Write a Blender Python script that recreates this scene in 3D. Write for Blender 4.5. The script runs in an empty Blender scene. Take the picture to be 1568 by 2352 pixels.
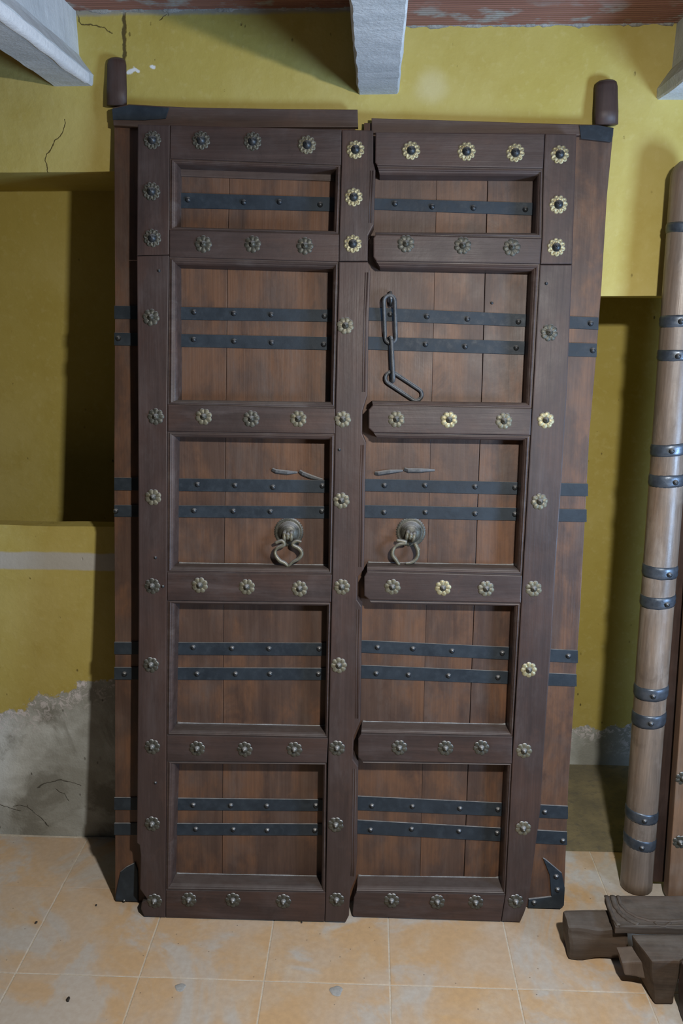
import bpy, bmesh, math, random
from mathutils import Vector, Matrix, noise
random.seed(7)
scene = bpy.context.scene
COL = scene.collection
PI = math.pi

# ------------------------------------------------------------------ camera
FPX, PITCH, ROLL, YAW = 1874.6, 0.24693, 0.00365, -0.04032
CAM = Vector((0.01517, -2.337, 1.71619))
_fw = Vector((math.sin(YAW)*math.cos(PITCH), math.cos(YAW)*math.cos(PITCH), -math.sin(PITCH)))
_rt0 = Vector((math.cos(YAW), -math.sin(YAW), 0)); _up0 = _rt0.cross(_fw)
_rt = _rt0*math.cos(ROLL) + _up0*math.sin(ROLL)
_up = -_rt0*math.sin(ROLL) + _up0*math.cos(ROLL)
cam_d = bpy.data.cameras.new('camera'); cam = bpy.data.objects.new('camera', cam_d); COL.objects.link(cam)
cam_d.sensor_fit = 'VERTICAL'; cam_d.sensor_height = 36.0; cam_d.lens = FPX/2352*36.0
cam_d.clip_start = 0.05
cam.matrix_world = Matrix(((_rt.x, _up.x, -_fw.x, CAM.x), (_rt.y, _up.y, -_fw.y, CAM.y), (_rt.z, _up.z, -_fw.z, CAM.z), (0, 0, 0, 1)))
scene.camera = cam

# ------------------------------------------------------------------ light
world = bpy.data.worlds.new('world'); scene.world = world; world.use_nodes = True
bg = world.node_tree.nodes['Background']
bg.inputs[0].default_value = (0.62, 0.80, 1.0, 1); bg.inputs[1].default_value = 0.012

def area(name, loc, target, sx, sy, power, color):
    d = bpy.data.lights.new(name, 'AREA'); d.shape = 'RECTANGLE'; d.size = sx; d.size_y = sy
    d.energy = power; d.color = color
    o = bpy.data.objects.new(name, d); COL.objects.link(o); o.location = loc
    o.rotation_euler = (Vector(target)-Vector(loc)).to_track_quat('-Z', 'Y').to_euler()
    return o
# a bare lamp hanging in the room to the right of the camera, and cool daylight thrown up through a window on the right
area('room_lamp', (0.50, -1.84, 2.06), (0.12, -0.85, 0.05), 0.075, 0.075, 43, (1.0, 0.965, 0.91))
area('window_daylight', (1.95, -1.70, 1.05), (1.45, -1.3, 1.75), 0.5, 0.7, 76, (0.45, 0.67, 1.0))

vs = scene.view_settings
vs.view_transform = 'Standard'; vs.look = 'None'; vs.gamma = 1.0; vs.use_curve_mapping = False
vs.exposure = 0.0

# ------------------------------------------------------------------ pixel -> place helpers
def ray(x, y):
    return _fw + _rt*((x-784)/FPX) + _up*((1176-y)/FPX)
def on_plane(x, y, axis, val):
    d = ray(x, y); t = (val-CAM[axis])/d[axis]
    return CAM + d*t

# ------------------------------------------------------------------ materials
def new_mat(name):
    m = bpy.data.materials.new(name); m.use_nodes = True
    nt = m.node_tree; nt.nodes.clear()
    out = nt.nodes.new('ShaderNodeOutputMaterial'); b = nt.nodes.new('ShaderNodeBsdfPrincipled')
    nt.links.new(b.outputs[0], out.inputs[0])
    return m, nt, b
class N:
    """small node-graph helper"""
    def __init__(s, nt): s.nt = nt
    def node(s, t, **k):
        n = s.nt.nodes.new(t)
        for a, v in k.items(): setattr(n, a, v)
        return n
    def set(s, sock, v):
        if hasattr(v, 'links') and hasattr(v, 'is_output'): s.nt.links.new(v, sock)
        else:
            try: sock.default_value = v
            except Exception:
                sock.default_value = (v[0], v[1], v[2], 1.0) if len(v) == 3 else v
    def coord(s): return s.node('ShaderNodeTexCoord').outputs['Object']
    def sep(s, v):
        n = s.node('ShaderNodeSeparateXYZ'); s.set(n.inputs[0], v); return n.outputs
    def mapping(s, v, scale=(1, 1, 1), loc=(0, 0, 0), rot=(0, 0, 0)):
        n = s.node('ShaderNodeMapping'); s.set(n.inputs[0], v)
        n.inputs['Scale'].default_value = scale; n.inputs['Location'].default_value = loc; n.inputs['Rotation'].default_value = rot
        return n.outputs[0]
    def noise(s, v, scale, detail=4, rough=0.55, dist=0.0, w=None):
        n = s.node('ShaderNodeTexNoise')
        if w is not None:
            n.noise_dimensions = '4D'; s.set(n.inputs['W'], w)
        s.set(n.inputs['Vector'], v); n.inputs['Scale'].default_value = scale
        n.inputs['Detail'].default_value = detail; n.inputs['Roughness'].default_value = rough; n.inputs['Distortion'].default_value = dist
        return n.outputs['Fac']
    def ramp(s, f, stops, interp='LINEAR'):
        n = s.node('ShaderNodeValToRGB'); s.set(n.inputs[0], f); r = n.color_ramp; r.interpolation = interp
        while len(r.elements) < len(stops): r.elements.new(0.5)
        for e, (p, c) in zip(r.elements, stops):
            e.position = p; e.color = (c, c, c, 1) if isinstance(c, (int, float)) else (c[0], c[1], c[2], 1)
        return n.outputs[0]
    def mix(s, f, a, b, mode='MIX'):
        n = s.node('ShaderNodeMix', data_type='RGBA', blend_type=mode)
        s.set(n.inputs[0], f); s.set(n.inputs[6], a); s.set(n.inputs[7], b)
        return n.outputs[2]
    def math(s, op, a, b=0.0, clamp=False):
        n = s.node('ShaderNodeMath', operation=op); n.use_clamp = clamp
        s.set(n.inputs[0], a); s.set(n.inputs[1], b); return n.outputs[0]
    def rng(s, v, a, b, c=0.0, d=1.0, smooth=False):
        n = s.node('ShaderNodeMapRange'); n.interpolation_type = 'SMOOTHSTEP' if smooth else 'LINEAR'
        s.set(n.inputs[0], v)
        for i, k in enumerate((a, b, c, d)): s.set(n.inputs[i+1], k)
        return n.outputs[0]
    def vmath(s, op, a, b=(0, 0, 0), scale=None):
        n = s.node('ShaderNodeVectorMath', operation=op); s.set(n.inputs[0], a); s.set(n.inputs[1], b)
        if scale is not None: s.set(n.inputs[3], scale)
        return n
    def rand(s): return s.node('ShaderNodeObjectInfo').outputs['Random']
    def dust(s, c, amount=0.6, col=(0.26, 0.25, 0.24)):
        nz = s.sep(s.node('ShaderNodeNewGeometry').outputs['True Normal'])[2]
        n = s.noise(s.coord(), 35, 4, 0.6)
        f = s.math('MULTIPLY', s.rng(nz, 0.35, 0.8, smooth=True), s.rng(n, 0.25, 0.6, amount*0.45, amount))
        return s.mix(f, c, col)
    def bump(s, h, strength=0.3, dist=0.01, prev=None):
        n = s.node('ShaderNodeBump'); n.inputs['Strength'].default_value = strength; n.inputs['Distance'].default_value = dist
        s.set(n.inputs['Height'], h)
        if prev is not None: s.set(n.inputs['Normal'], prev)
        return n.outputs[0]

def wood(name, axis, dark, mid, warm, dusty, warm_amt=0.5, rough=(0.42, 0.62), spec=0.4, scale=1.0, mottle=2.6):
    """old oiled wood, grain along the object axis given ('X' or 'Z')"""
    m, nt, b = new_mat(name); g = N(nt)
    co = g.coord(); r = g.rand(); w = g.math('MULTIPLY', r, 13.0)
    sc = (2.2, 40, 40) if axis == 'X' else (40, 40, 2.2)
    sc = tuple(k*scale for k in sc)
    grain = g.noise(g.mapping(co, sc), 1.0, 6, 0.65, 0.4, w)
    sc2 = (5, 160, 160) if axis == 'X' else (160, 160, 5)
    fine = g.noise(g.mapping(co, sc2), 1.0, 3, 0.6, 0.0, w)
    sc3 = (1.0, 2.2, 2.2) if axis == 'X' else (2.2, 2.2, 1.0)
    big = g.noise(g.mapping(co, sc3), mottle, 5, 0.62, 0.3, w)
    big2 = g.noise(co, 7.0, 5, 0.6, 0.0, g.math('ADD', w, 4.0))
    c = g.mix(g.rng(grain, 0.3, 0.7), dark, mid)
    c = g.mix(g.math('MULTIPLY', g.rng(big, 0.43, 0.62, smooth=True), warm_amt), c, warm)
    c = g.mix(g.math('MULTIPLY', g.rng(big2, 0.52, 0.75, smooth=True), 0.55), c, dusty)
    c = g.mix(g.rng(fine, 0.35, 0.65, 0.0, 0.35), c, dark)
    sc4 = (3.0, 14, 14) if axis == 'X' else (14, 14, 3.0)
    streak = g.noise(g.mapping(co, sc4), 1.0, 7, 0.7, 0.5, g.math('ADD', w, 2.0))
    smudge = g.noise(g.mapping(co, (1, 1, 0.7)), 13.0, 8, 0.72, 0.6, g.math('ADD', w, 7.0))
    c = g.mix(g.rng(streak, 0.5, 0.72, 0.0, 0.55, True), c, dusty)
    c = g.mix(g.rng(smudge, 0.52, 0.74, 0.0, 0.7, True), c, dark)
    c = g.mix(g.rng(smudge, 0.24, 0.44, 0.45, 0.0, True), c, warm)
    c = g.mix(g.math('MULTIPLY', r, 0.3), c, mid)
    c = g.dust(c, 0.2)
    g.set(b.inputs['Base Color'], c)
    g.set(b.inputs['Roughness'], g.rng(big2, 0.3, 0.7, rough[0], rough[1]))
    b.inputs['Specular IOR Level'].default_value = spec
    h = g.math('ADD', g.math('MULTIPLY', grain, 0.6), g.math('MULTIPLY', fine, 0.5))
    nb = g.bump(h, 0.22, 0.004)
    g.set(b.inputs['Normal'], g.bump(big2, 0.25, 0.008, nb))
    return m

FD, FM, FW, FG = (0.024, 0.0155, 0.014), (0.064, 0.041, 0.036), (0.110, 0.053, 0.034), (0.092, 0.073, 0.070)
M = {}
M['frame_v'] = wood('frame_wood_vertical', 'Z', FD, FM, FW, FG, 0.35)
M['frame_h'] = wood('frame_wood_horizontal', 'X', FD, FM, FW, FG, 0.35)
M['frame_edge'] = wood('moulding_wood', 'X', (0.035, 0.024, 0.021), (0.080, 0.054, 0.048), (0.12, 0.063, 0.042), (0.13, 0.112, 0.105), 0.3)
M['board'] = wood('board_wood', 'Z', (0.040, 0.022, 0.017), (0.106, 0.062, 0.043), (0.215, 0.096, 0.042), (0.112, 0.086, 0.074), 0.6, mottle=4.5)
M['back_h'] = wood('back_rail_wood', 'X', (0.04, 0.026, 0.022), (0.10, 0.07, 0.06), (0.12, 0.07, 0.05), (0.12, 0.10, 0.09), 0.4)
M['post'] = wood('round_post_wood', 'Z', (0.055, 0.038, 0.027), (0.27, 0.21, 0.165), (0.31, 0.20, 0.12), (0.42, 0.37, 0.32), 0.5, rough=(0.3, 0.5), spec=0.55)
M['panel3'] = wood('tan_panel_wood', 'Z', (0.09, 0.055, 0.035), (0.22, 0.14, 0.09), (0.28, 0.15, 0.08), (0.24, 0.19, 0.15), 0.6)
M['timber'] = wood('grey_timber_wood', 'X', (0.030, 0.021, 0.015), (0.10, 0.073, 0.053), (0.13, 0.075, 0.045), (0.15, 0.13, 0.11), 0.5, spec=0.3, rough=(0.55, 0.8))
M['timber_pale'] = wood('pale_end_wood', 'Z', (0.07, 0.05, 0.04), (0.17, 0.13, 0.10), (0.17, 0.11, 0.08), (0.2, 0.17, 0.14), 0.3, spec=0.2, rough=(0.6, 0.8))

def metal(name, base, var, rough=(0.35, 0.6), metallic=0.85, scale=30, dust=None, spec=0.5):
    m, nt, b = new_mat(name); g = N(nt); co = g.coord(); r = g.rand(); w = g.math('MULTIPLY', r, 9.0)
    a = g.noise(co, scale, 5, 0.6, 0.2, w); a2 = g.noise(co, scale*4, 3, 0.6, 0.0, w)
    c = g.mix(g.rng(a, 0.35, 0.7), base, var)
    if dust: c = g.mix(g.rng(a2, 0.5, 0.75, 0.0, 0.6), c, dust)
    c = g.dust(c, 0.9, (0.40, 0.40, 0.40))
    g.set(b.inputs['Base Color'], c); b.inputs['Metallic'].default_value = metallic
    g.set(b.inputs['Roughness'], g.rng(a2, 0.3, 0.7, rough[0], rough[1]))
    g.set(b.inputs['Normal'], g.bump(a2, 0.25, 0.002)); b.inputs['Specular IOR Level'].default_value = spec
    return m
M['iron'] = metal('dark_iron', (0.017, 0.024, 0.032), (0.030, 0.041, 0.053), (0.5, 0.7), 0.1, 14, (0.040, 0.052, 0.064), 0.3)
M['iron_grey'] = metal('worn_grey_iron', (0.055, 0.060, 0.066), (0.10, 0.106, 0.112), (0.4, 0.6), 0.3, 40, (0.13, 0.13, 0.13), 0.4)
M['iron_dark'] = metal('black_iron', (0.035, 0.04, 0.045), (0.06, 0.065, 0.07), (0.35, 0.55), 0.6, 40)
M['band_iron'] = metal('band_iron', (0.07, 0.085, 0.105), (0.13, 0.155, 0.19), (0.3, 0.5), 0.6, 25)
M['brass'] = metal('aged_brass', (0.115, 0.104, 0.068), (0.20, 0.185, 0.13), (0.4, 0.65), 0.45, 60, (0.19, 0.18, 0.15))
M['brass_bright'] = metal('worn_brass', (0.25, 0.215, 0.11), (0.42, 0.38, 0.23), (0.35, 0.6), 0.45, 60, (0.33, 0.31, 0.24))
M['brass_dark'] = metal('dull_bronze', (0.052, 0.050, 0.039), (0.105, 0.102, 0.080), (0.4, 0.6), 0.45, 60, (0.125, 0.122, 0.105))

def concrete(name, a, b_, c_, scale=6, rough=0.85, bump=0.35):
    m, nt, b = new_mat(name); g = N(nt); co = g.coord()
    n1 = g.noise(co, scale, 6, 0.65); n2 = g.noise(co, scale*7, 5, 0.6); n3 = g.noise(co, scale*30, 3, 0.6)
    c = g.mix(g.rng(n1, 0.35, 0.65, smooth=True), a, b_)
    c = g.mix(g.rng(n2, 0.5, 0.72, 0, 0.7), c, c_)
    g.set(b.inputs['Base Color'], c); b.inputs['Roughness'].default_value = rough
    b.inputs['Specular IOR Level'].default_value = 0.25
    g.set(b.inputs['Normal'], g.bump(g.math('ADD', n2, g.math('MULTIPLY', n3, 0.6)), bump, 0.006))
    return m
M['beam'] = concrete('beam_concrete', (0.50, 0.54, 0.56), (0.62, 0.66, 0.68), (0.55, 0.59, 0.62), 5)
M['beam_white'] = concrete('limewash', (0.72, 0.74, 0.76), (0.80, 0.82, 0.83), (0.60, 0.62, 0.64), 12)
M['mortar'] = concrete('mortar', (0.26, 0.26, 0.24), (0.38, 0.38, 0.36), (0.16, 0.15, 0.14), 18, bump=0.7)
M['recess_floor'] = concrete('recess_cement', (0.17, 0.15, 0.10), (0.26, 0.22, 0.13), (0.13, 0.12, 0.10), 5)
M['grout'] = concrete('grout', (0.58, 0.51, 0.41), (0.68, 0.62, 0.52), (0.48, 0.41, 0.33), 20)
M['splat'] = concrete('splat', (0.36, 0.365, 0.36), (0.46, 0.46, 0.45), (0.28, 0.27, 0.25), 60)
M['grit'] = concrete('grit', (0.035, 0.03, 0.025), (0.06, 0.05, 0.04), (0.03, 0.03, 0.03), 60)

def clay_mat():
    m, nt, b = new_mat('ribbed_clay'); g = N(nt); co = g.coord(); x, y, z = g.sep(co)
    n1 = g.noise(g.mapping(co, (2, 40, 40)), 1.0, 5, 0.6); n2 = g.noise(co, 9, 5, 0.6)
    c = g.mix(g.rng(n1, 0.3, 0.7), (0.17, 0.072, 0.050), (0.30, 0.14, 0.10))
    edge = g.rng(g.math('ADD', y, g.math('MULTIPLY', n2, -0.11)), -0.125, -0.03, 0, 1)   # mortar smears near the wall
    c = g.mix(g.math('MULTIPLY', g.rng(n2, 0.52, 0.62), edge), c, (0.28, 0.27, 0.25))
    g.set(b.inputs['Base Color'], c); b.inputs['Roughness'].default_value = 0.8
    g.set(b.inputs['Normal'], g.bump(n1, 0.3, 0.003))
    return m
M['clay'] = clay_mat()

def tile_mat():
    m, nt, b = new_mat('terracotta_tile'); g = N(nt); co = g.node('ShaderNodeNewGeometry').outputs['Position']; r = g.rand(); w = g.math('MULTIPLY', r, 20.0)
    n1 = g.noise(co, 4.2, 6, 0.6, 0.6, w); n2 = g.noise(co, 9, 6, 0.62, 0.3, w); n3 = g.noise(co, 60, 4, 0.6); n4 = g.noise(co, 3.2, 6, 0.6, 1.0)
    c = g.mix(g.rng(n1, 0.35, 0.62, smooth=True), (0.60, 0.48, 0.36), (0.63, 0.42, 0.225))
    c = g.mix(g.rng(n2, 0.5, 0.72, 0, 0.65, smooth=True), c, (0.62, 0.54, 0.43))
    c = g.mix(g.rng(n4, 0.47, 0.60, 0, 0.85, smooth=True), c, (0.55, 0.55, 0.525))        # cement haze
    c = g.mix(g.rng(n3, 0.35, 0.7, 0.25, 0.0), c, (0.30, 0.20, 0.13))
    sp = g.node('ShaderNodeTexVoronoi'); g.set(sp.inputs['Vector'], co); sp.inputs['Scale'].default_value = 26
    c = g.mix(g.rng(sp.outputs['Distance'], 0.035, 0.06, 0.75, 0.0), c, (0.10, 0.075, 0.06))
    c = g.mix(g.math('MULTIPLY', r, 0.25), c, (0.60, 0.42, 0.27))
    g.set(b.inputs['Base Color'], c)
    g.set(b.inputs['Roughness'], g.rng(n2, 0.3, 0.7, 0.5, 0.75)); b.inputs['Specular IOR Level'].default_value = 0.3
    g.set(b.inputs['Normal'], g.bump(g.math('ADD', n2, g.math('MULTIPLY', n3, 0.3)), 0.18, 0.004))
    return m
M['tile'] = tile_mat()

def segs(g, p, pts):
    """distance to a polyline in the wall plane"""
    best = None
    for a, b_ in zip(pts[:-1], pts[1:]):
        a = Vector((a[0], 0, a[1])); b_ = Vector((b_[0], 0, b_[1])); ba = b_-a
        pa = g.vmath('SUBTRACT', p, tuple(a)).outputs[0]
        h = g.math('MULTIPLY', g.vmath('DOT_PRODUCT', pa, tuple(ba)).outputs[1], 1.0/ba.length_squared, True)
        q = g.vmath('SCALE', tuple(ba), scale=h).outputs[0]
        d = g.vmath('LENGTH', g.vmath('SUBTRACT', pa, q).outputs[0]).outputs[1]
        best = d if best is None else g.math('MINIMUM', best, d)
    return best
def wall_mat():
    m, nt, b = new_mat('yellow_plaster'); g = N(nt); co = g.coord(); x, y, z = g.sep(co)
    n1 = g.noise(co, 1.6, 6, 0.6, 0.3); n2 = g.noise(co, 8, 6, 0.62); n3 = g.noise(co, 45, 5, 0.6); n4 = g.noise(co, 140, 3, 0.6)
    c = g.mix(g.rng(n1, 0.35, 0.65, smooth=True), (0.43, 0.345, 0.085), (0.49, 0.405, 0.135))
    c = g.mix(g.rng(n2, 0.48, 0.72, 0, 0.5), c, (0.39, 0.295, 0.06))
    c = g.mix(g.rng(n3, 0.55, 0.75, 0, 0.3), c, (0.58, 0.50, 0.22))
    # faded pale patch
    pp = g.vmath('LENGTH', g.vmath('SUBTRACT', g.vmath('MULTIPLY', co, (1, 0, 1)).outputs[0], (0.15, 0, 2.27)).outputs[0]).outputs[1]
    c = g.mix(g.rng(g.math('ADD', pp, g.math('MULTIPLY', n2, 0.05)), 0.035, 0.085, 0.45, 0, True), c, (0.62, 0.56, 0.34))
    # cracks
    wv = g.node('ShaderNodeTexNoise'); g.set(wv.inputs['Vector'], co); wv.inputs['Scale'].default_value = 38; wv.inputs['Detail'].default_value = 4
    off = g.vmath('SCALE', g.vmath('SUBTRACT', wv.outputs['Color'], (0.5, 0.5, 0.5)).outputs[0], scale=0.02).outputs[0]
    p = g.vmath('MULTIPLY', g.vmath('ADD', co, off).outputs[0], (1, 0, 1)).outputs[0]
    def W(x_, y_):
        q = on_plane(x_, y_, 1, 0.0); return (q.x, q.z)
    cr = segs(g, p, [W(*k) for k in [(170, 18), (186, 54), (214, 60), (240, 64), (258, 78)]])
    cr = g.math('MINIMUM', cr, segs(g, p, [W(*k) for k in [(149, 272), (142, 305), (116, 340), (102, 365), (108, 398)]]))
    cr = g.math('MINIMUM', cr, segs(g, p, [W(*k) for k in [(384, 28), (368, 46)]]))
    for ln in ([(86, 1810), (100, 1801), (120, 1795), (140, 1791), (160, 1797), (184, 1804)], [(128, 1812), (146, 1822), (158, 1840)], [(32, 1852), (58, 1850), (78, 1866), (96, 1880), (112, 1898)], [(0, 1848), (20, 1856), (45, 1862)]):
        cr = g.math('MINIMUM', cr, segs(g, p, [W(*k) for k in ln]))
    big = segs(g, p, [W(283, 12), W(285, 140)])
    crack = g.math('MULTIPLY', g.math('MAXIMUM', g.rng(cr, 0.0005, 0.0020, 1, 0), g.rng(big, 0.003, 0.0065, 1, 0)), g.rng(y, 0.01, 0.02, 1, 0))
    # small pits of lost plaster
    vo = g.node('ShaderNodeTexVoronoi'); g.set(vo.inputs['Vector'], g.mapping(co, (1, 1, 0.55))); vo.inputs['Scale'].default_value = 30
    pit = g.math('MULTIPLY', g.rng(vo.outputs['Distance'], 0.06, 0.11, 1, 0), g.rng(n2, 0.53, 0.58))
    crack = g.math('MAXIMUM', crack, g.math('MULTIPLY', pit, 0.8))
    c = g.mix(crack, c, (0.10, 0.075, 0.025))
    fl = g.math('MINIMUM', segs(g, p, [W(296, 168), W(310, 158), W(316, 163)]), segs(g, p, [W(349, 152), W(352, 153)]))
    c = g.mix(g.rng(fl, 0.003, 0.006, 1, 0), c, (0.75, 0.78, 0.78))
    # bare cement low on the left
    hh = g.math('ADD', g.rng(x, -1.2, -0.85, 0.43, 0.58), g.rng(x, 0.25, 0.4, 0.0, -0.42))
    zz = g.math('ADD', g.math('SUBTRACT', z, hh), g.math('MULTIPLY', g.math('SUBTRACT', n2, 0.5), 0.20))
    zz = g.math('ADD', zz, g.math('MULTIPLY', g.math('SUBTRACT', n3, 0.5), 0.06))
    bare = g.rng(zz, -0.004, 0.004, 1, 0)
    cem = g.mix(g.rng(n1, 0.42, 0.6, smooth=True), (0.30, 0.30, 0.265), (0.62, 0.65, 0.63))
    cem = g.mix(g.rng(n2, 0.45, 0.7, 0, 0.7), cem, (0.34, 0.345, 0.315))
    cem = g.mix(g.rng(g.noise(co, 3.4, 7, 0.65, 0.8), 0.48, 0.60, 0, 0.8, True), cem, (0.20, 0.195, 0.165))
    cem = g.mix(crack, cem, (0.09, 0.085, 0.07))
    eff = g.math('MULTIPLY', g.rng(zz, -0.11, -0.01, 0, 1), g.rng(g.noise(co, 34, 7, 0.75, 1.0), 0.50, 0.56))
    cem = g.mix(g.math('MULTIPLY', eff, 0.9), cem, (0.66, 0.62, 0.62))
    c = g.mix(bare, c, cem)
    # exposed mortar course on the low wall
    band = g.math('MULTIPLY', g.rng(g.math('ADD', z, g.math('MULTIPLY', n2, 0.012)), 0.936, 0.942), g.rng(g.math('ADD', z, g.math('MULTIPLY', n2, 0.02)), 0.995, 1.001, 1, 0))
    band = g.math('MULTIPLY', band, g.math('MULTIPLY', g.rng(x, -0.60, -0.59, 1, 0), g.rng(y, 0.08, 0.09, 1, 0)))
    c = g.mix(band, c, g.mix(n2, (0.40, 0.38, 0.33), (0.48, 0.46, 0.41)))
    # mortar smears under the ceiling
    top = g.rng(g.math('ADD', z, g.math('MULTIPLY', n2, 0.02)), 2.452, 2.46)
    c = g.mix(top, c, (0.30, 0.28, 0.22))
    g.set(b.inputs['Base Color'], c); b.inputs['Roughness'].default_value = 0.82; b.inputs['Specular IOR Level'].default_value = 0.2
    h = g.math('ADD', g.math('MULTIPLY', n2, 1.0), g.math('MULTIPLY', n3, 0.35))
    h = g.math('SUBTRACT', h, g.math('MULTIPLY', crack, 0.9))
    h = g.math('SUBTRACT', h, g.math('MULTIPLY', bare, 0.35))
    h = g.math('ADD', h, g.math('MULTIPLY', g.math('MULTIPLY', bare, n4), 0.4))
    h = g.math('ADD', h, g.math('MULTIPLY', g.math('MULTIPLY', eff, bare), 0.25))
    g.set(b.inputs['Normal'], g.bump(h, 0.4, 0.008))
    return m
M['wall'] = wall_mat()

# ------------------------------------------------------------------ mesh helpers
def link_mesh(name, bm, mat, parent=None, smooth=False):
    bmesh.ops.recalc_face_normals(bm, faces=bm.faces[:])
    me = bpy.data.meshes.new(name); bm.to_mesh(me); bm.free()
    me.materials.append(mat)
    if smooth:
        for p in me.polygons: p.use_smooth = True
    o = bpy.data.objects.new(name, me); COL.objects.link(o)
    if parent: o.parent = parent
    return o
def copy_obj(o, parent=None, loc=None, rot=None):
    c = o.copy(); COL.objects.link(c); c.parent = parent
    if loc is not None: c.location = loc
    if rot is not None: c.rotation_euler = rot
    return c
def tag(o, label=None, cat=None, group=None, kind=None):
    if label: o['label'] = label
    if cat: o['category'] = cat
    if group: o['group'] = group
    if kind: o['kind'] = kind
    return o
def empty(name, loc, rot=(0, 0, 0)):
    o = bpy.data.objects.new(name, None); COL.objects.link(o); o.location = loc; o.rotation_euler = rot
    o.empty_display_size = 0.1
    return o
def add_box(bm, x0, x1, y0, y1, z0, z1):
    vs_ = [bm.verts.new((x, y, z)) for x in (x0, x1) for y in (y0, y1) for z in (z0, z1)]
    for f in ((0, 1, 3, 2), (4, 6, 7, 5), (0, 4, 5, 1), (2, 3, 7, 6), (0, 2, 6, 4), (1, 5, 7, 3)):
        bm.faces.new([vs_[i] for i in f])
def bevel(bm, w, seg=2, edges=None):
    bmesh.ops.recalc_face_normals(bm, faces=bm.faces[:])
    es = edges if edges is not None else [e for e in bm.edges if len(e.link_faces) == 2 and e.calc_face_angle(0) > 0.5]
    if es and w > 0: bmesh.ops.bevel(bm, geom=es, offset=w, segments=seg, affect='EDGES', clamp_overlap=True, profile=0.6)
def add_prism(bm, pts, y_front, y_back):
    """polygon in (x, z), extruded in y"""
    f = [bm.verts.new((p[0], y_front, p[1])) for p in pts]; k = [bm.verts.new((p[0], y_back, p[1])) for p in pts]
    bm.faces.new(f); bm.faces.new(k[::-1])
    for i in range(len(pts)):
        j = (i+1) % len(pts); bm.faces.new((f[i], k[i], k[j], f[j]))
def add_tube(bm, path, radii, closed=False, seg=10, flat=1.0, cap=True, ref=Vector((0, 1, 0))):
    path = [Vector(p) for p in path]; n = len(path)
    if isinstance(radii, (int, float)): radii = [radii]*n
    rings = []
    for i, p in enumerate(path):
        a = path[(i-1) % n] if closed or i > 0 else p; c = path[(i+1) % n] if closed or i < n-1 else p
        t = (c-a).normalized(); s = t.cross(ref)
        if s.length < 1e-4: s = t.cross(Vector((1, 0, 0.3)))
        s.normalize(); u = s.cross(t).normalized()
        rings.append([bm.verts.new(p + (s*math.cos(2*PI*k/seg) + u*math.sin(2*PI*k/seg)*flat)*radii[i]) for k in range(seg)])
    m_ = n if closed else n-1
    for i in range(m_):
        A, B = rings[i], rings[(i+1) % n]
        for k in range(seg): bm.faces.new((A[k], A[(k+1) % seg], B[(k+1) % seg], B[k]))
    if not closed and cap:
        bm.faces.new(rings[0][::-1]); bm.faces.new(rings[-1])
def add_dome(bm, c, r, h, seg=14, rings=5, axis='-Y', z_ring=0.0):
    """dome rising towards -Y from c"""
    c = Vector(c); prev = None
    for i in range(rings):
        a = (PI/2)*i/rings; rr = r*math.cos(a); hh = h*math.sin(a)
        ring = [bm.verts.new(c + Vector((rr*math.cos(2*PI*k/seg), -hh, rr*math.sin(2*PI*k/seg)))) for k in range(seg)]
        if prev:
            for k in range(seg): bm.faces.new((prev[k], prev[(k+1) % seg], ring[(k+1) % seg], ring[k]))
        prev = ring
    tip = bm.verts.new(c + Vector((0, -h, 0)))
    for k in range(seg): bm.faces.new((prev[k], prev[(k+1) % seg], tip))
def add_radial(bm, prof, nth, shape):
    """height-field disc facing -Y; shape(r_frac, theta) -> (radius, height)"""
    rings = []
    for f in prof:
        ring = []
        for k in range(nth):
            th = 2*PI*k/nth; r, h = shape(f, th)
            ring.append(bm.verts.new((r*math.cos(th), -h, r*math.sin(th))))
        rings.append(ring)
    for A, B in zip(rings[:-1], rings[1:]):
        for k in range(nth): bm.faces.new((A[k], A[(k+1) % nth], B[(k+1) % nth], B[k]))
    bm.faces.new(rings[0])

# ------------------------------------------------------------------ setting: wall, floor, ceiling
CEIL = 2.49
def rough_box(bm, x0, x1, y0, y1, z0, z1, step=0.04, amp=0.0025):
    nx = max(1, int((x1-x0)/step)); nz = max(1, int((z1-z0)/step)); ny = max(1, int((y1-y0)/step))
    b2 = bmesh.new(); add_box(b2, x0, x1, y0, y1, z0, z1)
    for ax, n in ((0, nx), (1, ny), (2, nz)):
        lo, hi = ((x0, x1), (y0, y1), (z0, z1))[ax]
        for i in range(1, n):
            co = [0, 0, 0]; co[ax] = lo+(hi-lo)*i/n; no = [0, 0, 0]; no[ax] = 1
            bmesh.ops.bisect_plane(b2, geom=b2.verts[:]+b2.edges[:]+b2.faces[:], plane_co=co, plane_no=no)
    for v in b2.verts:
        p = v.co.copy(); amp_ = amp*max(0.0, min(1.0, (p.x-x0)/0.05, (x1-p.x)/0.05))
        v.co += Vector((noise.noise(p*7+Vector((3, 0, 0))), noise.noise(p*7), noise.noise(p*7+Vector((0, 9, 0)))))*amp_
    me = bpy.data.meshes.new('t'); b2.to_mesh(me); b2.free(); bm.from_mesh(me); bpy.data.meshes.remove(me)

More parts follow.
